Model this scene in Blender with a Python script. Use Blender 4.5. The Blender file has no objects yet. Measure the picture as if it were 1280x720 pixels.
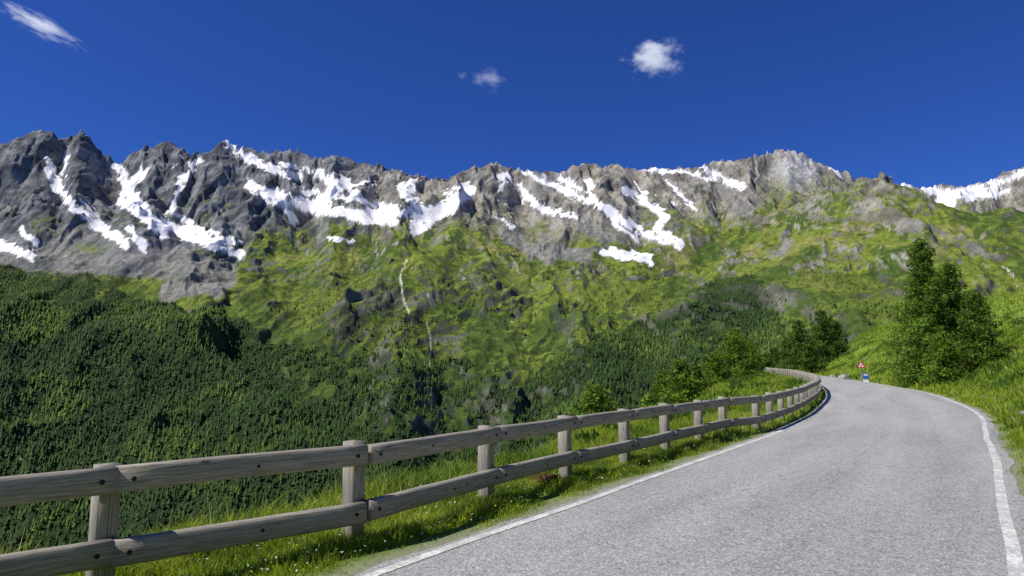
import bpy, math, random
import numpy as np
from mathutils import Vector
rng = np.random.default_rng(7); random.seed(7)
scene = bpy.context.scene
CH = 1.68            # eye height above the road (m)
P = math.radians(6.69)
cP, sP = math.cos(P), math.sin(P)
F = 853.0

# ------------------------------------------------------------------ helpers
def link(o): scene.collection.objects.link(o); return o
def tri_mesh(name, V, Fc, mat=None, smooth=False, cols=None, vec=None):
    V = np.asarray(V, dtype=np.float32); Fc = np.asarray(Fc, dtype=np.int32)
    k = Fc.shape[1]
    me = bpy.data.meshes.new(name)
    me.vertices.add(len(V)); me.vertices.foreach_set("co", V.ravel())
    me.loops.add(Fc.size); me.loops.foreach_set("vertex_index", Fc.ravel())
    me.polygons.add(len(Fc)); me.polygons.foreach_set("loop_start", np.arange(0, Fc.size, k, dtype=np.int32))
    me.update(calc_edges=True)
    if cols is not None:
        a = me.color_attributes.new("Col", 'FLOAT_COLOR', 'POINT')
        c4 = np.ones((len(V), 4), dtype=np.float32); c4[:, :3] = cols
        a.data.foreach_set("color", c4.ravel())
    if vec is not None:
        a = me.attributes.new("gc", 'FLOAT_VECTOR', 'POINT')
        a.data.foreach_set("vector", np.asarray(vec, dtype=np.float32).ravel())
    if smooth: me.polygons.foreach_set("use_smooth", np.ones(len(Fc), dtype=bool))
    if mat: me.materials.append(mat)
    o = bpy.data.objects.new(name, me); link(o); return o
def empty(name, loc=(0,0,0)):
    o = bpy.data.objects.new(name, None); o.location = loc; o.empty_display_size = .3; return link(o)
_perm = np.random.default_rng(3).permutation(256); _perm = np.concatenate([_perm,_perm])
_ga = np.random.default_rng(4).uniform(0, 2*np.pi, 256); _gx=np.cos(_ga); _gy=np.sin(_ga)
def perlin(x, y, seed=0):
    x = x+seed*17.31; y = y+seed*9.77
    xi = np.floor(x).astype(np.int64); yi = np.floor(y).astype(np.int64)
    xf = x-xi; yf = y-yi
    u = xf*xf*xf*(xf*(xf*6-15)+10); v = yf*yf*yf*(yf*(yf*6-15)+10)
    def g(ix,iy,dx,dy):
        h = _perm[_perm[ix & 255]+(iy & 255)]
        return _gx[h]*dx+_gy[h]*dy
    a=g(xi,yi,xf,yf); b=g(xi+1,yi,xf-1,yf); c=g(xi,yi+1,xf,yf-1); d=g(xi+1,yi+1,xf-1,yf-1)
    return 1.5*((a+(b-a)*u)+((c+(d-c)*u)-(a+(b-a)*u))*v)
def fbm(x,y,o=5,seed=0,gain=.5):
    r=0;a=1;n=0
    for i in range(o):
        r=r+a*perlin(x,y,seed+i); n+=a; a*=gain; x=x*2.03; y=y*2.03
    return r/n*1.6
def ridged(x,y,o=6,seed=0,gain=.5):
    r=0;a=1;n=0;w=1
    for i in range(o):
        s=1-np.abs(perlin(x,y,seed+i))*1.6; s=np.clip(s,0,1)**2
        r=r+a*s*w; n+=a; w=np.clip(s*1.4,0,1); a*=gain; x=x*2.07+3.1; y=y*2.07
    return r/n
def sst(a,b,x):
    t=np.clip((x-a)/(b-a),0,1); return t*t*(3-2*t)
def blur(Zi,r):
    for ax in (0,1):
        pad=[(0,0),(0,0)]; pad[ax]=(r+1,r); c_=np.cumsum(np.pad(Zi,pad,mode='edge'),axis=ax); n_=Zi.shape[ax]
        if ax==0: Zi=(c_[2*r+1:2*r+1+n_]-c_[:n_])/(2*r+1)
        else: Zi=(c_[:,2*r+1:2*r+1+n_]-c_[:,:n_])/(2*r+1)
    return Zi
def survey(a,b,D):
    """theodolite reading (a,b) taken at the roadside + distance D  ->  world x,y,z"""
    u=(a-640)/F; v=(360-b)/F; f=cP-v*sP; up=sP+v*cP
    return np.array([u/f*D, D, up/f*D+CH])
def catmull(pts, n=12):
    pts=np.array(pts,float); out=[]
    Pp=np.vstack([2*pts[0]-pts[1],pts,2*pts[-1]-pts[-2]])
    for i in range(1,len(Pp)-2):
        p0,p1,p2,p3=Pp[i-1:i+3]
        for t in np.linspace(0,1,n,endpoint=False):
            out.append(.5*((2*p1)+(p2-p0)*t+(2*p0-5*p1+4*p2-p3)*t*t+(3*p1-p0-3*p2+p3)*t**3))
    out.append(pts[-1]); return np.array(out)
# ------------------------------------------------------------------ node helpers
class N:
    def __init__(s,name,rough=.9):
        s.m=bpy.data.materials.new(name); s.m.use_nodes=True; s.t=s.m.node_tree; s.b=s.t.nodes["Principled BSDF"]
        s.b.inputs["Roughness"].default_value=rough
        s.b.inputs["Specular IOR Level"].default_value=.25
    def n(s,ty,**k):
        x=s.t.nodes.new(ty)
        for a,b in k.items(): setattr(x,a,b)
        return x
    def l(s,a,b): s.t.links.new(a,b)
    def noise(s,vec,scale,detail=5,rough=.6,dist=0):
        x=s.n('ShaderNodeTexNoise'); x.inputs['Scale'].default_value=scale; x.inputs['Detail'].default_value=detail
        x.inputs['Roughness'].default_value=rough; x.inputs['Distortion'].default_value=dist
        if vec is not None: s.l(vec,x.inputs['Vector'])
        return x.outputs['Fac']
    def ramp(s,fac,stops):
        x=s.n('ShaderNodeValToRGB'); e=x.color_ramp.elements
        while len(e)<len(stops): e.new(.5)
        for i,(p,c) in enumerate(stops):
            e[i].position=p; e[i].color=(c,c,c,1) if isinstance(c,(int,float)) else (*c,1)
        s.l(fac,x.inputs[0]); return x.outputs[0]
    def mix(s,fac,a,b,mode='MIX'):
        x=s.n('ShaderNodeMix',data_type='RGBA',blend_type=mode)
        for v,i in ((fac,0),(a,6),(b,7)):
            if isinstance(v,(int,float)): x.inputs[i].default_value=v
            elif isinstance(v,tuple): x.inputs[i].default_value=(*v,1)
            else: s.l(v,x.inputs[i])
        return x.outputs[2]
    def math(s,op,a,b=0.0):
        x=s.n('ShaderNodeMath',operation=op)
        for v,i in ((a,0),(b,1)):
            if isinstance(v,(int,float)): x.inputs[i].default_value=v
            else: s.l(v,x.inputs[i])
        return x.outputs[0]
    def scale(s,vec,sc):
        x=s.n('ShaderNodeMapping'); x.inputs['Scale'].default_value=sc; s.l(vec,x.inputs[0]); return x.outputs[0]
    def attr(s,name): return s.n('ShaderNodeAttribute',attribute_name=name)
    def pos(s): return s.n('ShaderNodeNewGeometry').outputs['Position']
    def col(s,c): s.l(c,s.b.inputs['Base Color'])
    def bump(s,h,dist,strength=1):
        x=s.n('ShaderNodeBump'); x.inputs['Distance'].default_value=dist; x.inputs['Strength'].default_value=strength
        s.l(h,x.inputs['Height']); s.l(x.outputs[0],s.b.inputs['Normal'])

# ------------------------------------------------------------------ materials
def leafmat(name, transl=.3, noise_scale=3):
    k=N(name,.75); a=k.attr("Col").outputs['Color']
    k.col(a)
    if transl>0:
        tr=k.n('ShaderNodeBsdfTranslucent'); k.l(a,tr.inputs[0])
        mx=k.n('ShaderNodeMixShader'); mx.inputs[0].default_value=transl
        out=k.t.nodes['Material Output']
        k.l(k.b.outputs[0],mx.inputs[1]); k.l(tr.outputs[0],mx.inputs[2]); k.l(mx.outputs[0],out.inputs[0])
    return k.m
M_leaf=leafmat("foliage",.35); M_grass=leafmat("grass_blades",.4); M_for=leafmat("forest_foliage",.15)

k=N("mountain_surface",.95); a=k.attr("Col").outputs['Color']; ps=k.pos()
n1=k.noise(ps,.05,7,.7); n2=k.noise(ps,.22,5,.75)
sepm=k.n('ShaderNodeSeparateColor'); k.l(a,sepm.inputs[0])
notsnow=k.ramp(sepm.outputs[2],[(.55,1.0),(.75,.12)])       # snowfields stay smooth
c=k.mix(notsnow,a,k.mix(1.0,a,k.ramp(n1,[(.32,.6),(.68,1.4)]),'MULTIPLY'))
c=k.mix(notsnow,c,k.mix(1.0,c,k.ramp(n2,[(.3,.65),(.7,1.35)]),'MULTIPLY'))
k.col(c); k.bump(k.math('MULTIPLY',k.math('ADD',n1,k.math('MULTIPLY',n2,.4)),notsnow),13,.85); M_mtn=k.m

k=N("ground_turf",.95); ps=k.pos()
n1=k.noise(ps,.35,5); n2=k.noise(ps,6,6,.7)
c=k.mix(k.ramp(n1,[(.35,0.0),(.65,1.0)]),(.13,.21,.012),(.23,.3,.03))
c=k.mix(k.ramp(n2,[(.35,0.0),(.62,.6)]),c,(.07,.12,.012))
at=k.attr("Col").outputs['Color']
sp=k.n('ShaderNodeSeparateColor'); k.l(at,sp.inputs[0])
c=k.mix(sp.outputs[0],c,(.3,.28,.23))
k.col(c); k.bump(n2,.08,.8); M_ground=k.m

k=N("asphalt",.85); rc=k.attr("gc").outputs['Vector']
fine=k.noise(rc,42,4,.85); med=k.noise(rc,8,6,.7); big=k.noise(k.scale(rc,(.12,.9,1)),1.2,5,.6)
vo=k.n('ShaderNodeTexVoronoi'); vo.inputs['Scale'].default_value=55; k.l(rc,vo.inputs['Vector'])
vs_=k.n('ShaderNodeSeparateColor'); k.l(vo.outputs['Color'],vs_.inputs[0])
c=k.ramp(big,[(.3,(.29,.287,.275)),(.7,(.45,.445,.43))])
c=k.mix(1.0,c,k.ramp(fine,[(.3,.4),(.5,1.0),(.7,1.6)]),'MULTIPLY')
c=k.mix(1.0,c,k.ramp(med,[(.3,.78),(.7,1.2)]),'MULTIPLY')
c=k.mix(k.ramp(vs_.outputs[0],[(.78,0.0),(.84,.6)]),c,(.66,.65,.62))
c=k.mix(k.ramp(vs_.outputs[1],[(.78,0.0),(.84,.5)]),c,(.1,.1,.1))
wv=k.n('ShaderNodeVectorMath',operation='ADD'); nn=k.n('ShaderNodeTexNoise'); nn.inputs['Scale'].default_value=1.6; nn.inputs['Detail'].default_value=6; k.l(rc,nn.inputs['Vector'])
k.l(nn.outputs['Color'],wv.inputs[0]); k.l(k.scale(rc,(.22,.55,1)),wv.inputs[1])
v2=k.n('ShaderNodeTexVoronoi',feature='DISTANCE_TO_EDGE'); v2.inputs['Scale'].default_value=1.1; k.l(wv.outputs[0],v2.inputs['Vector'])
cr=k.math('MULTIPLY',k.ramp(v2.outputs['Distance'],[(.0,1.0),(.012,0.0)]),k.ramp(k.noise(rc,.5,2),[(.45,0.0),(.6,.5)]))
c=k.mix(cr,c,(.1,.1,.1))
sx_=k.n('ShaderNodeSeparateXYZ'); k.l(rc,sx_.inputs[0])
wan=k.math('ADD',k.math('MULTIPLY',k.noise(k.scale(rc,(1,0,0)),.5,7,.6),.7),-.2)
seam=k.math('ABSOLUTE',k.math('SUBTRACT',sx_.outputs[1],wan))
c=k.mix(k.math('MULTIPLY',k.ramp(seam,[(.003,.5),(.022,0.0)]),k.ramp(k.noise(rc,2,4),[(.45,0.0),(.58,1.0)])),c,(.1,.1,.098))
k.col(c); k.bump(k.math('ADD',fine,med),.02,.8); M_asph=k.m

k=N("road_paint",.7); rc=k.attr("gc").outputs['Vector']
w=k.noise(rc,22,5,.75); w2=k.noise(rc,2.2,3)
f=k.math('ADD',k.math('MULTIPLY',w,.8),k.math('MULTIPLY',w2,.5))
c=k.mix(k.ramp(f,[(.55,0.0),(.68,.9)]),(.8,.78,.73),(.4,.39,.37)); k.col(c); M_paint=k.m

k=N("weathered_wood",.85); gc=k.attr("gc").outputs['Vector']
g1=k.noise(k.scale(gc,(1.2,28,28)),3,6,.7,.4); g2=k.noise(gc,1.3,3); g3=k.noise(k.scale(gc,(.8,90,90)),2,4,.8)
c=k.ramp(g1,[(.3,(.14,.12,.09)),(.5,(.37,.33,.27)),(.72,(.6,.555,.47))])
c=k.mix(k.ramp(g2,[(.35,0.0),(.7,.6)]),c,(.29,.275,.245))
c=k.mix(k.ramp(g3,[(.5,0.0),(.64,.9)]),c,(.085,.07,.055))
vk=k.n('ShaderNodeTexVoronoi'); vk.inputs['Scale'].default_value=1.0; k.l(k.scale(gc,(2.2,7,7)),vk.inputs['Vector'])
c=k.mix(k.ramp(vk.outputs['Distance'],[(.06,.85),(.13,0.0)]),c,(.07,.05,.035))
k.col(c); k.bump(g1,.012,.8); M_wood=k.m
k=N("dark_metal",.5); k.b.inputs['Base Color'].default_value=(.03,.03,.03,1); k.b.inputs['Metallic'].default_value=.5; M_metal=k.m
k=N("galvanised_steel",.45); k.b.inputs['Metallic'].default_value=.7; k.col(k.ramp(k.noise(k.pos(),30,3),[(.3,.3),(.7,.5)])); M_galv=k.m
def plain(name,c,r=.5):
    k=N(name,r); k.col(k.mix(k.noise(k.pos(),12,4),tuple(x*.85 for x in c),c)); return k.m
M_red=plain("sign_red",(.6,.02,.02)); M_white=plain("sign_white",(.8,.8,.8)); M_blue=plain("sign_blue",(.02,.12,.5)); M_black=plain("sign_black",(.02,.02,.02))
k=N("bark",.9); k.col(k.ramp(k.noise(k.scale(k.pos(),(8,8,1)),2,5),[(.3,(.05,.035,.025)),(.7,(.16,.12,.09))])); M_bark=k.m
k=N("boulder_stone",.9); nn=k.noise(k.pos(),4,7,.7); k.col(k.ramp(nn,[(.3,(.2,.19,.18)),(.7,(.5,.48,.45))])); k.bump(nn,.1); M_stone=k.m

# ------------------------------------------------------------------ DISTANT TERRAIN
NT=1500
tt=np.linspace(-.98,.98,NT)
YY=np.concatenate([np.linspace(330,990,80),np.linspace(1000,4000,620),np.linspace(4008,4560,70),np.linspace(4600,6500,20)])
NY=len(YY)
T,Y=np.meshgrid(tt,YY); X=T*Y
sky=np.array([(-120,205),(-60,180),(-30,188),(0,180),(18,172),(35,166),(52,162),(66,164),(78,176),(88,168),(100,163),(110,168),(122,184),(136,195),(150,206),(162,192),(175,184),(192,180),(210,176),(228,184),(240,194),(252,186),(262,188),(280,174),(296,181),(312,184),(330,192),(345,188),(362,187),(380,193),(400,199),(415,194),(432,196),(450,202),(470,206),(490,211),(512,216),(535,221),(560,223),(578,214),(592,209),(606,207),(620,202),(635,209),(652,212),(680,214),(700,215),(716,208),(732,204),(750,207),(770,205),(786,210),(800,213),(815,209),(832,211),(850,210),(872,209),(888,203),(905,201),(925,199),(942,196),(958,191),(975,187),(990,188),(1000,191),(1015,199),(1030,206),(1050,214),(1080,218),(1095,228),(1112,229),(1130,227),(1150,236),(1166,232),(1180,231),(1205,232),(1230,228),(1246,221),(1262,213),(1280,208),(1340,196),(1420,215)],float)
def sl(b):
    v=(360-b)/F; return (sP+v*cP)/(cP-v*sP)
def bear(a,b):
    v=(360-b)/F; return (a-640)/F/(cP-v*sP)
skt=bear(sky[:,0],sky[:,1]); sks=sl(sky[:,1])
s_sky=np.interp(tt,skt,sks)
a_col=640+tt*F*.97
Yr=3400+110*perlin(tt*6,tt*0,5)+60*perlin(tt*17,tt*0,6)
Yr=Yr+ (4250-Yr)*sst(1085,1125,a_col)
zr=s_sky*Yr+CH
q=Yr[None,:]-Y
def prof(q,zr):
    out=np.interp(q,[400,700,1000,1300,1600,1850,2150,2600,4000],[745,505,330,160,20,-110,-270,-345,-350])
    top=745+(zr-745)*np.clip(1-q/400,0,1)**1.2
    out=np.where(q<400,top,out)
    return np.where(q<0,zr+q*.75,out)
zrb=np.broadcast_to(zr,q.shape)
base=prof(q,zrb); Z=base.copy()
def tent(poly,slope):
    pts=np.array([survey(*p) for p in poly]); best=np.full(X.shape,-1e9)
    for i in range(len(pts)-1):
        p,r=pts[i],pts[i+1]; dx,dy=r[0]-p[0],r[1]-p[1]; L2=dx*dx+dy*dy
        h=np.clip(((X-p[0])*dx+(Y-p[1])*dy)/L2,0,1)
        d=np.hypot(X-p[0]-h*dx,Y-p[1]-h*dy)
        best=np.maximum(best,p[2]+(r[2]-p[2])*h-slope*(np.sqrt(d*d+35**2)-35))
    return best
def smax(a,b,k=40):
    h=np.clip(.5+.5*(a-b)/k,0,1); return b+(a-b)*h+k*h*(1-h)
wx=fbm(X/420,Y/420,3,11)*110; wy=fbm(X/420,Y/420,3,12)*110
oX,oY=X,Y; X=X+wx*.6; Y=Y+wy*.6
tL=tent([(-160,326,2100),(-60,328,2050),(0,334,2000),(100,346,1950),(180,360,1900),(232,404,1750),(325,486,1500),(425,562,1250),(520,620,1080),(600,660,950)],.60)
tR=tent([(1000,262,2950),(1045,240,2800),(1080,231,2650),(1120,258,2450),(1160,290,2300),(1215,334,2000),(1250,362,1800),(1275,410,1600)],.55)
tC=tent([(600,240,3150),(585,280,2750),(520,312,2420),(480,352,2180),(500,420,1880),(470,500,1600)],.66)
tC2=tent([(620,300,2650),(600,340,2300),(565,400,2000),(590,470,1700)],.75)
tD=tent([(860,262,3000),(800,332,2450),(740,382,2150),(690,440,1850),(650,520,1560)],.6)
tE=tent([(1040,250,2850),(985,325,2350),(960,395,2000),(900,465,1700)],.6)
tG=tent([(340,262,3000),(320,315,2560),(345,390,2100),(330,440,1850)],.65)
tH=tent([(100,165,3390),(105,230,3120),(95,285,2800)],.85)
tI=tent([(205,178,3390),(200,235,3100),(215,268,2900)],.9)
tJ=tent([(282,176,3390),(262,230,3100),(330,300,2720)],.8)
tK=tent([(620,203,3390),(600,250,3050)],.75)
X,Y=oX,oY
for tn in (tC,tC2,tD,tE,tG,tH,tI,tJ,tK): Z=smax(Z,tn,24)
mL=sst(-60,10,tL-Z)*(Y<2150)
for tn in (tL,tR): Z=smax(Z,tn,30)
near=-165-.34*(Y-330)
Z=smax(Z,np.minimum(near,-120),30)
wX=X+fbm(X/340,Y/340,4,21)*95; wY=Y+fbm(X/340,Y/340,4,22)*95
high=sst(430,760,Z); lf_=sst(620,420,a_col)[None,:]
rg=ridged(wX/430,wY/1300,4,31,.5)-.42
rg2=ridged(wX/150,wY/360,6,41,.48)-.42
rg3=ridged(wX/55,wY/85,4,51,.5)-.42
mid=sst(-340,-180,Z)
dl=1-.25*mL; damp=1-.65*mL
Z=Z+(rg*(88+60*high)*dl+rg2*(24+36*high+18*high*lf_)*(1-.35*mL)+(rg3*(5+11*high+5*high*lf_)+fbm(X/30,Y/30,3,61)*(2.5+3*high))*damp)*mid
Z=Z+mL*(ridged((X+Y*.5)/260,(Y-X*.5)/700,3,35)-.4)*50*sst(360,200,Z)
st=fbm(wX/240,wY/240,4,71)
crag=sst(.1,.4,st)*(1-high)*mid*damp
Z=Z+crag*16*fbm(X/45,Z/24,3,72)
band=(q>-250)&(q<900)
jag=(ridged(tt*46,tt*0+.3,5,81,.62)-.4)*(.0045+.006*sst(620,420,a_col))
ker=np.exp(-.5*(np.arange(-24,25)/3.5)**2); ker/=ker.sum()
S=np.where(band,(Z-CH)/Y,-9)
corr=s_sky+jag-S.max(axis=0)
corr=np.convolve(np.pad(corr,24,mode='edge'),ker,'valid')
Z=Z+corr[None,:]*Y*sst(900,250,q)
Z=np.where(Z<-360,-360,Z)
def readings(Z):
    Sl=(Z-CH)/Y; v=np.tan(np.arctan(Sl)-P); fw=cP-v*sP; return 640+F*T*fw, 360-F*v
PA,PB=readings(Z)
nA=fbm(X/90,Z/60,5,91); nB=fbm(X/40,Y/40,4,92); nC=fbm(X/220,Y/220,4,93); nF=fbm(X/16,Y/16,3,94)
def slopeof(Z):
    a_=np.gradient(Z,axis=0)/np.gradient(Y,axis=0); b_=np.gradient(Z,axis=1)/np.gradient(X,axis=1); return np.hypot(a_-b_*T,b_)
steep=slopeof(Z)
dPA=PA+nA*6; dPB=PB+nB*5
def stroke(poly,w):
    m=np.zeros(X.shape)
    xs=[p[0] for p in poly]; ys=[p[1] for p in poly]
    sel=(PA>min(xs)-w*3-12)&(PA<max(xs)+w*3+12)&(PB>min(ys)-w*3-12)&(PB<max(ys)+w*3+12)
    xx=dPA[sel]; yy=dPB[sel]; d=np.full(xx.shape,1e9)
    for (x0,y0),(x1,y1) in zip(poly[:-1],poly[1:]):
        dx,dy=x1-x0,y1-y0; h=np.clip(((xx-x0)*dx+(yy-y0)*dy)/(dx*dx+dy*dy+1e-9),0,1)
        d=np.minimum(d,np.hypot(xx-x0-h*dx,yy-y0-h*dy))
    m[sel]=np.clip(1.4-d/w,0,1); return m
snow=np.zeros(X.shape)
for pl,w in [([(-20,300),(0,305),(40,322)],5.5),([(25,288),(45,305)],4),([(58,205),(70,230),(95,262),(130,288),(158,305)],6),([(85,190),(80,220)],2.5),([(100,250),(150,300)],3.5),
 ([(148,208),(165,245),(190,272),(230,292),(300,318)],7),([(160,255),(205,290)],8),([(160,285),(182,310)],4.5),([(247,200),(225,232),(215,262),(250,292),(295,303)],5),([(240,292),(290,300)],5),
 ([(285,180),(330,208),(372,222)],6),([(300,196),(345,214)],4),([(315,232),(350,250),(400,262),(470,272),(490,275)],9),([(400,218),(425,232),(400,252)],8),([(345,250),(370,280)],4),
 ([(430,230),(460,255),(530,270)],6),([(500,236),(525,262),(560,262),(588,240)],7),([(520,285),(550,265),(580,243)],10),([(412,298),(438,300)],2.5),([(380,240),(440,248)],4.5),
 ([(650,235),(668,256),(692,268)],4.5),([(655,214),(700,236),(760,262),(800,290),(850,308)],4.5),([(700,222),(725,236)],3.5),([(735,240),(770,280),(800,302)],3.2),([(780,235),(830,268),(822,288),(852,305)],5),
 ([(758,315),(812,325)],6),([(810,212),(860,215),(892,225)],3.5),([(875,208),(902,222)],3.5),([(905,228),(930,233)],4),([(1112,248),(1128,268),(1150,272),(1180,256),(1200,240)],10),
 ([(1155,235),(1190,245),(1230,235)],6),([(1240,232),(1290,212)],5),([(1210,248),(1262,238)],5),([(1290,225),(1400,230)],10),([(-100,240),(-50,290)],14),([(620,272),(640,284)],2.5),([(835,228),(870,262)],3),([(560,240),(585,228)],3),([(680,260),(720,272)],2.5),([(350,205),(395,215)],3)]:
    snow=np.maximum(snow,stroke(pl,w))
upper=(q<1100)&(q>-60)
chute=sst(.14,.3,-rg2+nB*.08)*sst(660,820,Z)*sst(.2,.55,fbm(wX/300,wY/300,3,101))*.9
snow=np.maximum(snow,chute)*upper
snow=sst(.34,.5,snow+nF*.15+nB*.2+np.clip(-rg2,-.3,.4)*.5-np.clip(steep-1.6,0,1)*.25)
# snow fills hollows: level the surface where it lies
Zs=blur(blur(Z,5),5)+3
sm=blur(snow,1); Z=Z+(np.maximum(Zs,Z*.7+Zs*.3)-Z)*sm*.85*sst(20,120,q)
PA,PB=readings(Z); steep=slopeof(Z); dPA=PA+nA*6; dPB=PB+nB*5
rl=np.interp(PA,[-100,0,130,200,300,330,420,520,600,660,740,800,860,950,1020,1075,1095,1110,1280,1400],[318,322,330,330,305,284,272,270,276,296,300,292,268,246,230,222,262,268,256,256])
rl=np.where((PA>1095)&(Y<3100),200,rl)
rock=sst(22,-22,PB-rl+nA*28+nC*24)
rock=np.maximum(rock,sst(1.25,1.6,steep+nB*.2)*.85)
cr2=np.zeros(X.shape)
for cx,cy,rx,ry in [(500,390,52,42),(560,430,38,40),(440,420,38,24),(600,340,34,16),(700,350,30,16),(540,350,26,16),(960,370,40,20),(1105,350,26,18),(870,350,26,12),(340,330,30,8)]:
    cr2=np.maximum(cr2,np.clip(1.3-np.hypot((dPA-cx)/rx,(dPB-cy)/ry),0,1))
cr2*=(Y>1500)
rock=np.maximum(rock,sst(.45,.75,cr2*.6+nA*.35+ (steep-.8)*.6)*.8)
rock=rock*(1-mL*.8)
def L(*c): return np.array(c)[None,None,:]
O=0*X[...,None]
mixc=lambda a,b,f:a+(b-a)*f[...,None]
leftd=sst(560,300,PA)
rc_dark=mixc(L(.10,.108,.115)+O,L(.27,.275,.275)+O,sst(-.4,.5,nA))  # dark rock, shifted slightly blue in colour to suggest aerial haze
rc_brn=mixc(L(.2,.178,.145)+O,L(.42,.385,.33)+O,sst(-.5,.5,nA))
rockc=mixc(rc_brn,rc_dark,np.clip(leftd+sst(.0,.4,nC)*.5,0,1))
rockc=mixc(rockc,mixc(L(.075,.085,.06)+O,L(.22,.21,.17)+O,sst(-.3,.5,nA)),sst(325,360,PB))
pale=np.clip(1.3-np.hypot((dPA-995)/30,(dPB-212)/24),0,1)*(Y>2500)
rockc=mixc(rockc,L(.5,.49,.47)+O,np.clip(pale*1.3,0,1))
ledge=sst(1.35,.8,steep)*sst(-.25,.25,nC+nB*.5)*sst(205,265,PB)
grassl=L(.205,.26,.032)+O; grassd=L(.08,.13,.02)+O
yel=L(.31,.30,.08)+O
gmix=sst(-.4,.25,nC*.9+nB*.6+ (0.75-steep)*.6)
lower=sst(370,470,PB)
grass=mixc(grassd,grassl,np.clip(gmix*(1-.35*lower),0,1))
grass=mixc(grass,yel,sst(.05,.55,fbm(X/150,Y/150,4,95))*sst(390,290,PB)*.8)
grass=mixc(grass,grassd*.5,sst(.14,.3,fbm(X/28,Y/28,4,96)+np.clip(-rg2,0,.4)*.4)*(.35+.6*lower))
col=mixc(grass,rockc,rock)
col=mixc(col,grassl*.75,rock*ledge*.7)
scr=np.zeros(X.shape)
for pl,w in [([(-20,318),(60,325),(150,330),(210,335)],16),([(150,310),(230,325),(275,345),(250,372),(215,365)],20),([(110,290),(60,310)],12),([(280,330),(290,345)],10),([(630,290),(660,310),(735,320)],9),([(640,300),(690,326)],7),([(985,300),(975,315)],7),([(1085,345),(1110,370)],4),([(640,240),(700,262),(760,300)],8),([(255,385),(258,420)],3),([(900,232),(930,262)],10)]:
    scr=np.maximum(scr,stroke(pl,w))
scr=sst(.35,.65,scr+nB*.15)*(Y>2150)
col=mixc(col,mixc(L(.31,.295,.27)+O,L(.22,.215,.205)+O,sst(-.3,.3,nA)),scr*.85)
dPA=PA+nB*2.5; dPB=PB+nF*2
wfall=np.zeros(X.shape)
for pl in [[(508,326),(500,344),(504,372),(512,395)],[(533,402),(539,432),(534,470),(536,508)],[(300,440),(296,462)],[(1252,332),(1268,345)]]:
    wfall=np.maximum(wfall,stroke(pl,1.2))
col=mixc(col,L(.75,.76,.54)+O,sst(.35,.9,wfall+nF*.4+nA*.3)*.85)
col=mixc(col,L(.88,.87,.86)+O,snow)
def inpoly(pts,x,y):
    r=np.zeros(x.shape,bool); n=len(pts); j=n-1
    for i in range(n):
        xi,yi=pts[i]; xj,yj=pts[j]
        cnd=((yi>y)!=(yj>y))&(x<(xj-xi)*(y-yi)/(yj-yi+1e-9)+xi); r^=cnd; j=i
    return r
fx=PA+nC*16+nA*6; fy=PB+nA*12
isL=(mL>.3)|((Y<1500)&(PA<420))
nD=fbm((X+Y*.5)/130,(Y-X*.5)/420,4,97)
dens=np.zeros(X.shape)
dens=np.where(isL,1.0*sst(-.55,-.05,nC*.4+nB*.45+nD*.6+sst(330,400,PB)*.8-.25),dens)
dens=np.where(inpoly([(640,540),(650,485),(700,445),(745,422),(800,405),(845,385),(900,345),(945,345),(975,395),(1010,450),(1000,540)],fx,fy)&(Y>800),.95*sst(-.75,-.3,nB+nD*.6),dens)
dens=np.where(inpoly([(250,470),(330,430),(450,450),(560,445),(640,480),(700,560),(400,700),(200,700)],fx,fy)&(dens<.1),.95*sst(-.5,.05,nC+nB),dens)
dens=np.where(inpoly([(380,330),(620,340),(660,400),(640,480),(300,450)],fx,fy)&(dens<.1),.22*sst(0,.4,nC+nB),dens)
dens=np.where(inpoly([(640,400),(760,360),(860,350),(900,380),(700,450)],fx,fy)&(dens<.1),.18*sst(0,.4,nC+nB),dens)
dens=np.where(inpoly([(950,330),(1100,340),(1250,400),(1200,520),(960,520)],fx,fy)&(dens<.1),.35*sst(-.1,.4,nC+nB),dens)
dens=np.where((Y<1400)&(dens<.3)&~isL,.6,dens)
dens*=(1-snow)*(1-sst(.5,.8,scr))
dens=np.where((steep>1.6),dens*.3,dens)
col=mixc(col,L(.022,.042,.012)+O,np.clip(dens*1.1,0,.88))
idx=np.arange(NY*NT).reshape(NY,NT)
Q=np.stack([idx[:-1,:-1],idx[:-1,1:],idx[1:,1:],idx[1:,:-1]],-1).reshape(-1,4)
V=np.stack([X,Y,Z],-1).reshape(-1,3)
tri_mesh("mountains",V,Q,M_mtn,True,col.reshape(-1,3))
cell=(np.gradient(X,axis=1)*np.gradient(Y,axis=0))
vis=(np.abs(T)<.9)&(Y>800)&(Y<2900)
pr=(dens*cell*vis).ravel()
tot=pr.sum(); NTREE=int(min(105000,tot/34))
pick=rng.choice(len(pr),NTREE,p=pr/tot)
bx=V[pick]+np.stack([rng.uniform(-4,4,NTREE),rng.uniform(-4,4,NTREE),np.zeros(NTREE)-1],-1)
hh=(6+11*rng.uniform(0,1,NTREE)**1.4)*(1-.35*(PB.ravel()[pick]<380)); ww=hh*rng.uniform(.17,.3,NTREE)
ns=6; tiers=[(.08,1.0,.62),(.38,.72,1.0)]
Vs=[];Fs=[];off=0
rot=rng.uniform(0,6.28,NTREE)
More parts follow.
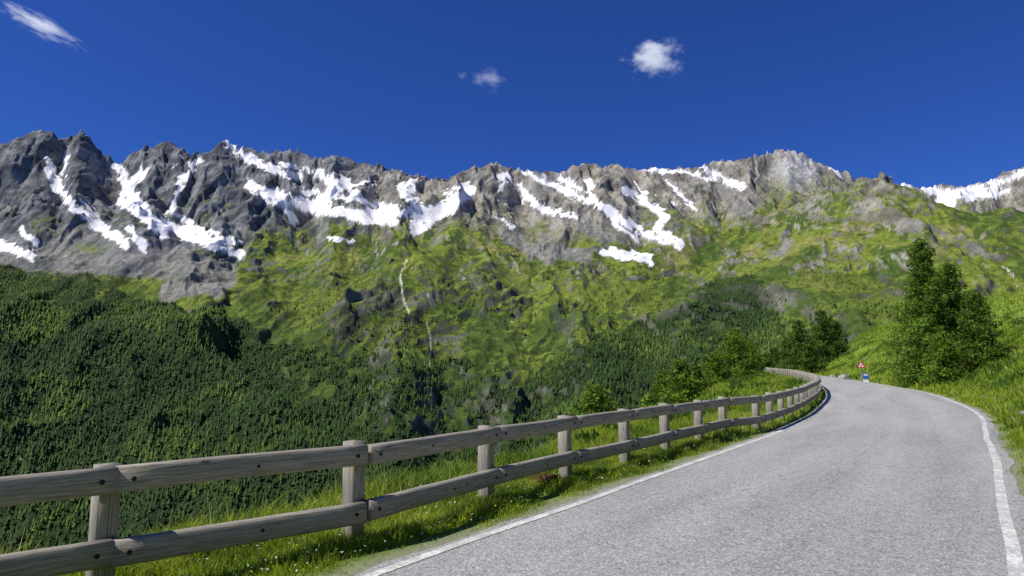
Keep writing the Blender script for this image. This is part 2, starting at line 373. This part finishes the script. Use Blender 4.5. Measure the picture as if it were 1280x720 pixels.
for (b,r,tp) in tiers:
    ring=[]
    for j in range(ns):
        an=rot+j*2*np.pi/ns; jr=ww*r*rng.uniform(.55,1.3,NTREE)
        ring.append(np.stack([bx[:,0]+np.cos(an)*jr,bx[:,1]+np.sin(an)*jr,bx[:,2]+hh*(b+rng.uniform(-.07,.07,NTREE))],-1))
    apex=np.stack([bx[:,0]+rng.uniform(-.3,.3,NTREE),bx[:,1],bx[:,2]+hh*tp],-1)
    blk=np.stack(ring+[apex],1); base_=off+np.arange(NTREE)*(ns+1)
    Vs.append(blk.reshape(-1,3)); off+=NTREE*(ns+1)
    for j in range(ns): Fs.append(np.stack([base_+j,base_+(j+1)%ns,base_+ns],-1))
gl=sst(-.3,.6,nC+nB*.5+nD*.4-lower*.3).ravel()[pick][:,None]
tc=(np.array([.034,.07,.013])[None]*(1-gl)+np.array([.095,.155,.02])[None]*gl)*rng.uniform(.5,1.6,(NTREE,1))
cc=np.repeat(tc,ns+1,axis=0); cc=np.concatenate([cc,cc])
tri_mesh("distant_conifer_forest",np.concatenate(Vs),np.concatenate(Fs),M_for,False,cc)

# ------------------------------------------------------------------ NEAR GROUND + ROAD
guide=catmull([(-22,-26),(-9.2,-10),(-2.35,0),(1.28,5.5),(4.4,10.2),(9.45,17.9),(15.2,27.5),(21.8,41),(27.1,55),(33.9,76),(40.3,99),(52,135),(75,190),(110,260),(150,330)],14)
roadc=catmull([(-22,-26),(-9.2,-10),(-2.35,0),(1.28,5.5),(4.4,10.2),(9.45,17.9),(15.2,27.5),(21.8,41),(27.1,55),(33.9,76),(40.3,99),(44.0,112),(45.5,124),(44,137)],14)
hwY=[-30,5.5,17.9,27.5,41,55,76,300]; hwV=[2.2,2.2,2.3,2.65,2.7,2.4,2.2,2.2]
def zroad(y): 
    d=np.maximum(0,np.asarray(y,float)-20); return .011*d*d/(d+6)
def resample(c,step):
    L=np.r_[0,np.cumsum(np.hypot(*np.diff(c,axis=0).T))]; s=np.arange(0,L[-1],step)
    return s,np.stack([np.interp(s,L,c[:,0]),np.interp(s,L,c[:,1])],-1)
def frame(c):
    t=np.gradient(c,axis=0); t/=np.linalg.norm(t,axis=1)[:,None]; return t,np.stack([t[:,1],-t[:,0]],-1)
def shelf(y): return np.interp(y,[-30,0,6,12,25,45,60,90,120,150],[1.2,1.0,1.2,2.0,4,5.5,6,7,10,12])
sg,gc_=resample(guide,.5); tg,ng=frame(gc_)
offs=np.unique(np.concatenate([-np.geomspace(8,330,34),np.linspace(-8,-2,50),np.linspace(-2,2,9),np.linspace(2,8,45),np.geomspace(8,240,60)]))
GX=gc_[:,None,0]+ng[:,None,0]*offs[None]; GY=gc_[:,None,1]+ng[:,None,1]*offs[None]
D=np.broadcast_to(offs[None],GX.shape); Yc=np.broadcast_to(gc_[:,1][:,None],GX.shape)
def gz(x,y,d,yc):
    hw=np.interp(yc,hwY,hwV); z=zroad(yc)
    l=np.maximum(0,-d-hw-.25); r=np.maximum(0,d-hw-.3); sh=shelf(yc); gap=1.0
    w1=np.clip(l,0,gap+sh); w2=np.maximum(0,l-gap-sh)
    zl=-.02*np.clip(l,0,gap)-.085*np.clip(w1-gap,0,None)-.62*(np.sqrt(w2*w2+1.2)-1.095)
    rr=np.maximum(0,r-1.1)
    zrr=.10*np.clip(r,0,1.3)+.50*(np.sqrt(rr**2+.5)-.707)
    zrr=np.where(zrr>8,8+4*(1-np.exp(-(zrr-8)/4)),zrr)+.04*np.maximum(0,r-35)
    nz=fbm(x/9,y/9,4,201)*.8*np.clip(np.maximum(l-1.5,r-1)/5,0,1)+fbm(x/1.3,y/1.3,3,202)*.07*np.clip(np.maximum(l,r)/1.5,0,1)
    return z+zl+zrr+nz+(np.abs(d)<hw-.1)*-.06
GZ=gz(GX,GY,D,Yc)
ii=np.arange(GX.size).reshape(GX.shape)
Qg=np.stack([ii[:-1,:-1],ii[:-1,1:],ii[1:,1:],ii[1:,:-1]],-1).reshape(-1,4)
hwg=np.interp(Yc,hwY,hwV)
dirt=np.exp(-((np.abs(D)-hwg-.2)/.22)**2)*.7
l_=np.maximum(0,-D-hwg-1.9)
dirt=np.maximum(dirt,(D<0)*np.exp(-((l_-1.0)/.35)**2)*(Yc<10)*.8)
dirt=np.maximum(dirt,sst(.45,.6,fbm(GX/3,GY/3,4,230))*(D>3.5)*.7)
tri_mesh("ground",np.stack([GX,GY,GZ],-1).reshape(-1,3),Qg,M_ground,True,np.repeat(dirt.reshape(-1,1),3,1))
def gpoint(s,d):
    x0=np.interp(s,sg,gc_[:,0]); y0=np.interp(s,sg,gc_[:,1]); nx=np.interp(s,sg,ng[:,0]); ny=np.interp(s,sg,ng[:,1])
    x=x0+nx*d; y=y0+ny*d; return x,y,gz(x,y,d,y0),y0
def nearest(x,y):
    i=np.argmin((gc_[:,0]-x)**2+(gc_[:,1]-y)**2); d=(x-gc_[i,0])*ng[i,0]+(y-gc_[i,1])*ng[i,1]
    return sg[i],d
def zat(x,y):
    s,d=nearest(x,y); return float(gpoint(np.array([s]),np.array([d]))[2][0])
sr,rc_=resample(roadc,.4); tr_,nr=frame(rc_)
hwr=np.interp(rc_[:,1],hwY,hwV)
fr=np.concatenate([[-1],np.linspace(-.93,.93,13),[1]])
edgeL=.17+.07*perlin(sr*.9,sr*0,301)+.05*perlin(sr*3.3,sr*0,302); edgeR=.24+.09*perlin(sr*.7,sr*0,303)+.05*perlin(sr*3.1,sr*0,304)
off=np.zeros((len(sr),len(fr)))
for j,f in enumerate(fr): off[:,j]=hwr*f if abs(f)<1 else np.where(f<0,-(hwr+edgeL),hwr+edgeR)
RX=rc_[:,None,0]+nr[:,None,0]*off; RY=rc_[:,None,1]+nr[:,None,1]*off
def zr_surf(yc,o,hw): return zroad(yc)+.045-.03*(o/hw)**2
RZ=zr_surf(rc_[:,None,1],off,hwr[:,None]); 
ii=np.arange(RX.size).reshape(RX.shape)
Qr=np.stack([ii[:-1,:-1],ii[:-1,1:],ii[1:,1:],ii[1:,:-1]],-1).reshape(-1,4)
gcr=np.stack([np.broadcast_to(sr[:,None],RX.shape),off,0*off],-1).reshape(-1,3)
tri_mesh("road",np.stack([RX,RY,RZ],-1).reshape(-1,3),Qr,M_asph,True,None,gcr)
lv=[];lf=[];lg=[];o0=0
for sgn in (-1,1):
    wob=.03*perlin(sr*.4,sr*0,310+sgn)
    cols_=[]
    for e in (-.06,.06):
        o=sgn*(hwr)+e+wob
        cols_.append(np.stack([rc_[:,0]+nr[:,0]*o,rc_[:,1]+nr[:,1]*o,zr_surf(rc_[:,1],o,hwr)+.006],-1))
        lg.append(np.stack([sr,o,0*o],-1))
    a_=np.arange(len(sr)-1)+o0; n_=len(sr)
    lv+=cols_; lf.append(np.stack([a_,a_+n_,a_+n_+1,a_+1],-1)); o0+=2*n_
tri_mesh("road_edge_lines",np.concatenate(lv),np.concatenate(lf),M_paint,False,None,np.concatenate(lg))

# ------------------------------------------------------------------ FENCE
fpts=[(-8.2,-.6),(-6.6,1.3),(-4.75,3.75),(-3.16,5.45),(-1.56,6.95),(-.33,9.1),(.85,11.0),(2.07,12.75),(3.2,14.5),(4.32,16.1),(5.4,17.75)]
st0,_=nearest(*fpts[-1])
ss=st0+2.0
while ss<sg[-1]:
    x0,y0=np.interp(ss,sg,gc_[:,0]),np.interp(ss,sg,gc_[:,1])
    if y0>97: break
    w=np.interp(y0,hwY,hwV)+.62; nx,ny=np.interp(ss,sg,ng[:,0]),np.interp(ss,sg,ng[:,1])
    fpts.append((x0-nx*w,y0-ny*w)); ss+=2.02
si=np.argmin(np.hypot(rc_[:,0]-40.5,rc_[:,1]-100)); s_=sr[si]
while s_<sr[-1]-14:
    x0,y0=np.interp(s_,sr,rc_[:,0]),np.interp(s_,sr,rc_[:,1]); nx,ny=np.interp(s_,sr,nr[:,0]),np.interp(s_,sr,nr[:,1])
    fpts.append((x0-nx*2.8,y0-ny*2.8)); s_+=2.02
fence=empty("wooden_guardrail_fence")
class Acc:
    def __init__(s): s.v=[];s.f=[];s.g=[];s.n=0
    def beam(s,p0,p1,w,h,up=Vector((0,0,1)),ch=.015,segs=1,warp=0):
        p0=Vector(p0);p1=Vector(p1); ax=(p1-p0).normalized(); sd=ax.cross(up).normalized(); u=sd.cross(ax).normalized()
        pr=[(-w/2+ch,-h/2),(w/2-ch,-h/2),(w/2,-h/2+ch),(w/2,h/2-ch),(w/2-ch,h/2),(-w/2+ch,h/2),(-w/2,h/2-ch),(-w/2,-h/2+ch)]
        ro=random.uniform(0,60); L=(p1-p0).length; b=s.n
        for i in range(segs+1):
            t=i/segs; c=p0+(p1-p0)*t+u*(warp*math.sin(math.pi*t)); 
            for (a,bb) in pr:
                q_=c+sd*(a*(1+random.uniform(-.02,.02)))+u*(bb*(1+random.uniform(-.02,.02)))
                s.v.append(q_[:]); s.g.append((t*L+ro,a+ro*.37,bb+ro*.73))
        for i in range(segs):
            for j in range(8):
                j2=(j+1)%8; s.f.append((b+i*8+j,b+i*8+j2,b+(i+1)*8+j2,b+(i+1)*8+j))
        e=b+segs*8
        for (o,rv) in ((b,False),(e,True)):
            for tr in ((0,1,2,3),(0,3,4,7),(4,5,6,7)):
                t4=[o+x for x in tr]; s.f.append(tuple(t4 if rv else t4[::-1]))
        s.n+=(segs+1)*8
    def build(s,name,mat,parent):
        o=tri_mesh(name,s.v,s.f,mat,False,None,s.g); o.parent=parent; return o
posts=Acc();rails=Acc();bolts=Acc();brk=Acc()
fz=[ (zroad(y)) if y<97 else zroad(y)-.05 for x,y in fpts]
n=len(fpts)
for i,(x,y) in enumerate(fpts):
    a_=fpts[max(0,i-1)];b_=fpts[min(n-1,i+1)]; t=Vector((b_[0]-a_[0],b_[1]-a_[1],0)).normalized(); sd=Vector((t.y,-t.x,0))
    lean=Vector((random.uniform(-.02,.02),random.uniform(-.02,.02),0))
    base_=Vector((x,y,fz[i]))
    posts.beam(base_-Vector((0,0,.5)),base_+lean+Vector((0,0,.965+random.uniform(-.015,.012))),.17,.17,up=t,ch=.018,segs=3)
    if i<n-1:
        x2,y2=fpts[i+1]; t2=Vector((x2-x,y2-y,fz[i+1]-fz[i])); L_=t2.length; t2n=t2.normalized(); s2=Vector((t2n.y,-t2n.x,0)).normalized()
        for zc in (.845,.315):
            j=random.uniform(-.012,.012)
            o=s2*(.085+.055+random.uniform(0,.01))+Vector((0,0,zc+j))
            p0=base_+o+t2n*.006+t2n*.03; p1=Vector((x2,y2,fz[i+1]))+o-t2n*.006+t2n*.03
            rails.beam(p0,p1,.11,.195,ch=.02,segs=8,warp=random.uniform(-.012,.012))
            if y<45:
                for (pp,sg_) in ((p0,1),(p1,-1)):
                    c=pp+t2n*(sg_*.11); bolts.beam(c+s2*.05,c+s2*.066,.034,.034,ch=.01)
                mid_=p0+(p1-p0)*random.uniform(.4,.6); bolts.beam(mid_+s2*.05,mid_+s2*.062,.028,.028,ch=.009)
    if y<45 and 0<i:
        for zc in (.845,.315):
            c=base_+sd*.145+t*.03+Vector((0,0,zc)); brk.beam(c-sd*.05-Vector((0,0,.1)),c-sd*.05+Vector((0,0,.1)),.014,.05,up=t,ch=.002)
posts.build("posts",M_wood,fence);rails.build("rails",M_wood,fence);bolts.build("bolts",M_metal,fence);brk.build("brackets",M_metal,fence)

# ------------------------------------------------------------------ GRASS
def blades(name,x,y,z,h,w,col,mat,bend=.5):
    n=len(x); an=rng.uniform(0,6.28,n); lx=np.cos(an);ly=np.sin(an); bx_=rng.normal(0,bend,n)*h; by_=rng.normal(0,bend,n)*h
    P0=np.stack([x,y,z],-1); wv=np.stack([lx*w/2,ly*w/2,0*w],-1)
    m=P0+np.stack([bx_*.3,by_*.3,h*.6],-1); tip=P0+np.stack([bx_,by_,h],-1)
    Vv=np.stack([P0-wv,P0+wv,m-wv*.75,m+wv*.75,tip],1).reshape(-1,3); b=np.arange(n)*5
    Fc=np.concatenate([np.stack([b,b+1,b+3],-1),np.stack([b,b+3,b+2],-1),np.stack([b+2,b+3,b+4],-1)])
    return tri_mesh(name,Vv,Fc,mat,False,np.repeat(col,5,0))
def gcol(n,x,y):
    base_=np.array([.34,.43,.03])[None]; alt=np.array([.13,.23,.02])[None]; dry=np.array([.45,.42,.14])[None]
    f=np.clip(.55+fbm(x/1.4,y/1.4,3,401)*.9+fbm(x/9,y/9,4,405)*1.0+rng.normal(0,.25,n),0,1)[:,None]; c=alt+(base_-alt)*f
    d=(rng.uniform(0,1,n)<.05+.12*sst(.1,.5,fbm(x/5,y/5,3,407)))[:,None]; return np.where(d,dry,c)*rng.uniform(.75,1.25,(n,1))
S0=nearest(0,2)[0]
gx=[];gy=[];gzz=[];gh=[];gw=[]
def strip(n,s0,s1,d_in,d_out,side,h,w,pw=1.0,hmin=.3):
    s=S0+s0+(s1-s0)*rng.uniform(0,1,n)**pw
    y0=np.interp(s,sg,gc_[:,1]); hw=np.interp(y0,hwY,hwV)
    d=side*(hw+d_in+(d_out-d_in)*rng.uniform(0,1,n))
    cl=fbm(s*.9,d*1.4,3,410+side); x,y,z,_=gpoint(s,d)
    edge=np.clip((np.abs(d)-hw-.12)/.5,.25,1)
    keep=rng.uniform(0,1,n)<np.clip(edge*(.85+cl),0,1)
    hh=h*(.4+rng.uniform(0,1,n)**1.5)*np.clip(.85+cl*.9,hmin,1.9)*edge
    gx.append(x[keep]);gy.append(y[keep]);gzz.append(z[keep]-.01);gh.append(hh[keep]);gw.append((w*rng.uniform(.6,1.3,n))[keep])
strip(150000,1,16,.03,1.9,-1,.12,.010,1.0)
strip(40000,1,18,1.6,4.2,-1,.22,.016)
strip(70000,14,34,.08,7,-1,.2,.022)
strip(70000,30,120,.12,15,-1,.3,.06)
strip(60000,6,30,.1,3.5,1,.14,.015)
strip(80000,20,60,.15,14,1,.25,.04)
strip(100000,40,190,.2,38,1,.35,.09)
x=np.concatenate(gx);y=np.concatenate(gy);z=np.concatenate(gzz);h=np.concatenate(gh);w=np.concatenate(gw)
blades("grass",x,y,z,h,w,gcol(len(x),x,y),M_grass)
sn=260; s_c=S0+rng.uniform(12,120,sn); d_c=rng.choice([-1,1,1],sn)*rng.uniform(4,16,sn); y0=np.interp(s_c,sg,gc_[:,1]); d_c=np.where(d_c<0,np.clip(d_c,-(3.6+shelf(y0)*.9),-4.2),d_c+1)
m_=60; s2_=np.repeat(s_c,m_)+rng.normal(0,.3,sn*m_); d2_=np.repeat(d_c,m_)+rng.normal(0,.3,sn*m_); x,y,z,_=gpoint(s2_,d2_); rs=np.repeat(rng.uniform(.4,1.5,sn),m_)
blades("alpine_shrubs",x,y,z+rng.uniform(0,.35,sn*m_)*rs,rng.uniform(.1,.25,sn*m_)*rs,np.full(sn*m_,.09),np.array([.08,.15,.02])[None]*rng.uniform(.6,1.6,(sn*m_,1)),M_grass,.8)
def flowers(name,n,s0,s1,d0,d1,side,col,size):
    s=S0+rng.uniform(s0,s1,n); y0=np.interp(s,sg,gc_[:,1]); d=side*(np.interp(y0,hwY,hwV)+rng.uniform(d0,d1,n))
    k_=fbm(s*.7,d,2,420)>-.1; s=s[k_];d=d[k_]; x,y,z,_=gpoint(s,d); n=len(x); z=z+rng.uniform(.05,.17,n)
    ring=[]; r=size*rng.uniform(.6,1.2,n); tilt=rng.normal(0,.4,(n,2))
    for j in range(5):
        a_=j*1.2566; ring.append(np.stack([x+np.cos(a_)*r,y+np.sin(a_)*r,z+r*(np.cos(a_)*tilt[:,0]+np.sin(a_)*tilt[:,1])],-1))
    ring.append(np.stack([x,y,z-r*.3],-1)); Vv=np.stack(ring,1).reshape(-1,3); b=np.arange(n)*6
    Fc=np.concatenate([np.stack([b+j,b+(j+1)%5,b+5],-1) for j in range(5)])
    tri_mesh(name,Vv,Fc,M_grass,False,np.repeat(np.array([col]),len(Vv),0))
flowers("white_meadow_flowers",1500,1,25,.3,2.4,-1,(.75,.75,.7),.012)
flowers("yellow_meadow_flowers",1000,1,40,.3,3.5,-1,(.7,.55,.03),.012)
flowers("yellow_meadow_flowers",900,8,50,.3,6,1,(.7,.55,.03),.02)
n=350; cx,cy=survey(686,604,10.3)[:2]; x=cx+rng.normal(0,.1,n); y=cy+rng.normal(0,.1,n); z=np.array([zat(cx,cy)]*n)+rng.uniform(0,.13,n)
blades("dock_plant",x,y,z,rng.uniform(.04,.1,n),np.full(n,.02),np.array([.2,.11,.05])[None]*rng.uniform(.6,1.4,(n,1)),M_grass,.8)

# ------------------------------------------------------------------ TREES
def conifer(name,x,y,H,R,seed,leaf=.16,nb=90,dens=26,base_f=.08,col=(.075,.125,.02),pw=.75,z=None,droop=.15,lean=0):
    r=np.random.default_rng(seed); z0=(zat(x,y) if z is None else z)
    root=empty(name,(x,y,z0-.1))
    tv=[];tf=[]
    def cone(p0,p1,r0,r1,k=6):
        p0=Vector(p0);p1=Vector(p1);ax=(p1-p0).normalized(); a=ax.orthogonal().normalized(); b=ax.cross(a); o=len(tv)
        for (p,rr) in ((p0,r0),(p1,r1)):
            for j in range(k):
                t=j*2*math.pi/k; tv.append((p+a*math.cos(t)*rr+b*math.sin(t)*rr)[:])
        for j in range(k): tf.append((o+j,o+(j+1)%k,o+k+(j+1)%k,o+k+j))
    cone((0,0,-.3),(lean*.5,0,H*.5),H*.022,H*.013,8); cone((lean*.5,0,H*.5),(lean,0,H*.98),H*.013,.012,8)
    Pn=[];Sz=[];Cl=[]
    for i in range(nb):
        f=base_f+(1-base_f)*((i+r.uniform(0,1))/nb)**1.05; f=min(f,.99)
        Ln=R*((1-f)**pw)*r.uniform(.5,1.2)+.12; az=i*2.399+r.uniform(-.5,.5)
        zz=f*H; up=r.uniform(-.05,.25)+ .5*f
        dr=Vector((math.cos(az),math.sin(az),up)).normalized()
        bx0=Vector((lean*f,0,zz)); tipp=bx0+dr*Ln-Vector((0,0,droop*Ln))
        cone(bx0,tipp,.012+.02*Ln/ max(R,.1),.004,3)
        m=max(8,int(Ln*dens*3)); t=r.uniform(.12,1.03,m)
        ctr=np.array(bx0)[None]+np.array(dr)[None]*(Ln*t)[:,None]; ctr[:,2]-=droop*Ln*t*t
        side=np.array([-math.sin(az),math.cos(az),0.])
        spread=(.06+.26*Ln*(1.05-t)*t*1.6+.03)
        ctr+=side[None]*(r.normal(0,1,m)*spread)[:,None]; ctr[:,2]+=r.normal(0,.05+.06*Ln,m)-.03
        shade=r.uniform(.6,1.35)
        Pn.append(ctr);Sz.append(leaf*r.uniform(.5,1.3,m));Cl.append(shade*r.uniform(.75,1.25,m))
    Pn=np.concatenate(Pn);Sz=np.concatenate(Sz);Cl=np.concatenate(Cl);m=len(Pn)
    a=r.normal(0,1,(m,3));a/=np.linalg.norm(a,axis=1)[:,None];b=np.cross(a,r.normal(0,1,(m,3)));b/=np.linalg.norm(b,axis=1)[:,None]
    Vv=np.stack([Pn+a*Sz[:,None],Pn-a*Sz[:,None]*.5+b*Sz[:,None]*.45,Pn-a*Sz[:,None]*.5-b*Sz[:,None]*.45],1).reshape(-1,3)
    Fc=np.arange(m*3).reshape(-1,3)
    c3=np.array([col])*Cl[:,None]; c3[:,0]*=1+.35*r.uniform(-1,1,m)
    o=tri_mesh("crown",Vv,Fc,M_leaf,False,np.repeat(c3,3,0)); o.parent=root
    o=tri_mesh("trunk_and_limbs",tv,tf,M_bark,True); o.parent=root
def at(a,b,D): q_=survey(a,b,D); return q_[0],q_[1]
x,y=at(1160,450,50); conifer("larch_tree",x,y,10.6,2.7,1,.13,230,27,.03,(.16,.25,.025),.58,droop=.2)
x,y=at(1194,450,52); conifer("larch_tree",x,y,7.7,2.2,2,.13,170,27,.02,(.14,.225,.022),.55)
x,y=at(1224,452,47); conifer("larch_tree",x,y,5.3,1.7,3,.12,130,27,.02,(.13,.21,.022),.5)
x,y=at(1143,450,54); conifer("larch_tree",x,y,5.2,1.5,4,.13,110,26,.02,(.17,.27,.025),.55)
x,y=at(1180,450,46); conifer("larch_tree",x,y,3.6,1.5,5,.12,90,26,.02,(.15,.24,.022),.5)
for (a_,D_,top,Rr,sd) in [(1030,112,388,3.6,11),(1000,105,400,2.8,12),(1012,98,422,2.0,13),(968,130,434,2.4,14),(1045,118,400,3.0,19),(985,120,422,2.4,31),(955,125,445,2.2,32)]:
    x,y=at(a_,455,D_); z0=zat(x,y); ztop=survey(a_,top,D_)[2]; conifer("larch_tree",x,y,max(3,ztop-z0),Rr,sd,.22,90,13,.03,(.10,.17,.02),.5)
for (a_,D_,top,Rr,sd,b_) in [(918,85,410,3.4,21,0),(893,78,440,2.4,22,0),(940,95,428,2.2,26,0),(850,56,449,2.3,23,0),(828,62,462,2.0,24,0),(742,46,482,2.4,25,0),(812,50,492,1.0,27,0),(868,72,458,1.8,33,0)]:
    x,y=at(a_,455,D_); z0=zat(x,y); ztop=survey(a_,top,D_)[2]; Hh=ztop-z0
    conifer("larch_tree",x,y,max(2.5,Hh),Rr,sd,.17,int(70+Hh*5),14,.05,(.17,.26,.025) if sd!=33 else (.1,.18,.02),.45)

# ------------------------------------------------------------------ SIGNS, STONES
def prism(name,pts,th,mat,parent,y0=0):
    n=len(pts); v=[(p[0],y0,p[1]) for p in pts]+[(p[0],y0+th,p[1]) for p in pts]
    me=bpy.data.meshes.new(name); me.from_pydata(v,[],[tuple(range(n)),tuple(range(2*n-1,n-1,-1))]+[(i,i+n,(i+1)%n+n,(i+1)%n) for i in range(n)])
    me.materials.append(mat); o=bpy.data.objects.new(name,me); link(o); o.parent=parent; return o
def cyl(name,r,h,mat,parent,loc):
    pts=[(r*math.cos(t*.5236),r*math.sin(t*.5236)) for t in range(12)]
    v=[(a,b,0) for a,b in pts]+[(a,b,h) for a,b in pts]
    me=bpy.data.meshes.new(name); me.from_pydata(v,[],[tuple(range(11,-1,-1)),tuple(range(12,24))]+[(i,(i+1)%12,(i+1)%12+12,i+12) for i in range(12)])
    me.materials.append(mat); o=bpy.data.objects.new(name,me); link(o); o.location=loc; o.parent=parent; return o
def tri(r,cz): return [(r*math.sin(t),cz+r*math.cos(t)) for t in (0,2.094,4.189)]
x,y=at(1077,470,60); z0=zat(x,y)
sgn=empty("road_warning_sign",(x,y,z0)); sgn.rotation_euler=(0,0,math.radians(-26))
cyl("pole",.035,1.9,M_galv,sgn,(0,.05,-.2))
prism("warning_triangle",tri(.42,1.6),.012,M_red,sgn); prism("triangle_face",tri(.25,1.6),.004,M_white,sgn,-.006); prism("pictogram",[(-.04,1.5),(.04,1.5),(.025,1.7),(-.025,1.7)],.003,M_black,sgn,-.011)
x,y=at(1082,472,58); z0=zat(x,y)
sg2=empty("information_sign",(x,y,z0)); sg2.rotation_euler=(0,0,math.radians(-20))
cyl("pole",.03,1.1,M_galv,sg2,(0,.045,-.2)); prism("panel",[(-.22,.5),(.22,.5),(.22,.95),(-.22,.95)],.01,M_blue,sg2); prism("panel_text",[(-.15,.76),(.15,.76),(.15,.88),(-.15,.88)],.003,M_white,sg2,-.005)
prism("lower_plate",[(-.2,.2),(.2,.2),(.2,.42),(-.2,.42)],.01,M_white,sg2)
def boulder(x,y,r,seed):
    bpy.ops.mesh.primitive_ico_sphere_add(subdivisions=4,radius=r,location=(x,y,zat(x,y)+r*.25)); o=bpy.context.object; o.name="boulder"
    rr=random.Random(seed); pl=[(Vector((rr.gauss(0,1),rr.gauss(0,1),rr.gauss(0,1))).normalized(),rr.uniform(.6,.9)) for _ in range(14)]
    for v_ in o.data.vertices:
        for nrm,dd in pl:
            e=v_.co.dot(nrm)-dd*r
            if e>0: v_.co-=nrm*e
        v_.co.z*=.75
    o.data.materials.append(M_stone)
for a_,b_,D_,r_,s_ in [(1054,456,72,.6,1),(1277,508,22.5,.22,2),(1040,458,80,.35,3),(1228,496,34,.15,4)]:
    x,y=at(a_,b_,D_); boulder(x,y,r_,s_)

# ------------------------------------------------------------------ CLOUDS (volumes)
def cloud(a_,b_,D_,wx_,wz_,tilt,seed,dens,sc=1.9):
    c=survey(a_,b_,D_); bpy.ops.mesh.primitive_ico_sphere_add(subdivisions=3,radius=1,location=c); o=bpy.context.object; o.name="cloud"
    o.scale=(wx_,wx_*.6,wz_); o.rotation_euler=(0,tilt,0)
    m=bpy.data.materials.new("cloud_vapour"); m.use_nodes=True; t=m.node_tree; t.nodes.clear()
    out=t.nodes.new('ShaderNodeOutputMaterial'); tc=t.nodes.new('ShaderNodeTexCoord')
    ln=t.nodes.new('ShaderNodeVectorMath'); ln.operation='LENGTH'; t.links.new(tc.outputs['Object'],ln.inputs[0])
    nz=t.nodes.new('ShaderNodeTexNoise'); nz.noise_dimensions='4D'; nz.inputs['W'].default_value=seed; nz.inputs['Scale'].default_value=sc; nz.inputs['Detail'].default_value=7; nz.inputs['Roughness'].default_value=.7
    t.links.new(tc.outputs['Object'],nz.inputs['Vector'])
    def mt(op,a,b):
        x=t.nodes.new('ShaderNodeMath'); x.operation=op
        for v_,i in ((a,0),(b,1)):
            if isinstance(v_,(int,float)): x.inputs[i].default_value=v_
            else: t.links.new(v_,x.inputs[i])
        return x.outputs[0]
    e=mt('SUBTRACT',mt('MULTIPLY',nz.outputs['Fac'],2.6),mt('ADD',mt('MULTIPLY',ln.outputs['Value'],.8),.9))
    e=mt('MINIMUM',mt('MAXIMUM',mt('MULTIPLY',e,1.6),0.0),1.0); e=mt('MULTIPLY',e,dens)
    vs=t.nodes.new('ShaderNodeVolumeScatter'); vs.inputs['Color'].default_value=(1,1,1,1); vs.inputs['Anisotropy'].default_value=.2; t.links.new(e,vs.inputs['Density'])
    em=t.nodes.new('ShaderNodeEmission'); em.inputs[0].default_value=(.9,.95,1,1); t.links.new(mt('MULTIPLY',e,.5),em.inputs[1])  # slight glow added to the vapour, standing in for multiple scattering
    ad=t.nodes.new('ShaderNodeAddShader'); t.links.new(vs.outputs[0],ad.inputs[0]); t.links.new(em.outputs[0],ad.inputs[1]); t.links.new(ad.outputs[0],out.inputs['Volume'])
    try: m.cycles.volume_step_rate=.4
    except Exception as ex: print(ex)
    o.data.materials.append(m)
cloud(817,70,6000,420,270,0,1.3,.012)
cloud(610,100,6000,260,150,.3,4.1,.005)
cloud(578,95,6000,80,60,0,2.2,.005)
cloud(48,30,6000,560,140,.45,7.7,.007,2.6)

# ------------------------------------------------------------------ LIGHT, SKY, CAMERA
el=math.radians(53); sx,sy=-.9,-.32; nrm=math.hypot(sx,sy); sx/=nrm; sy/=nrm
fromv=Vector((sx*math.cos(el),sy*math.cos(el),math.sin(el)))
sun=bpy.data.lights.new("sun",'SUN'); sun.energy=5.0; sun.angle=math.radians(.5); sun.color=(1,.96,.88)
so=link(bpy.data.objects.new("sun",sun)); so.rotation_euler=fromv.to_track_quat('Z','Y').to_euler(); so.location=(0,0,100)
w=bpy.data.worlds.new("World"); scene.world=w; w.use_nodes=True; t=w.node_tree; bg=t.nodes['Background']
sk=t.nodes.new('ShaderNodeTexSky'); sk.sky_type='NISHITA'; sk.sun_disc=False; sk.sun_elevation=el; sk.sun_rotation=math.atan2(sx,sy)
sk.altitude=2500; sk.air_density=1.0; sk.dust_density=.1; sk.ozone_density=3.0
mx=t.nodes.new('ShaderNodeMix'); mx.data_type='RGBA'; mx.blend_type='MULTIPLY'; mx.inputs[0].default_value=1; mx.inputs[7].default_value=(.18,.37,.85,1)
t.links.new(sk.outputs[0],mx.inputs[6]); t.links.new(mx.outputs[2],bg.inputs[0]); bg.inputs[1].default_value=.125
cam=bpy.data.cameras.new("camera"); cam.lens=24; cam.sensor_width=36; cam.clip_end=20000; cam.clip_start=.05
co=link(bpy.data.objects.new("camera",cam)); co.location=(0,0,CH+.02); co.rotation_euler=(math.pi/2+P,0,0); scene.camera=co
scene.view_settings.view_transform='Standard'; scene.view_settings.look='None'; scene.view_settings.exposure=0
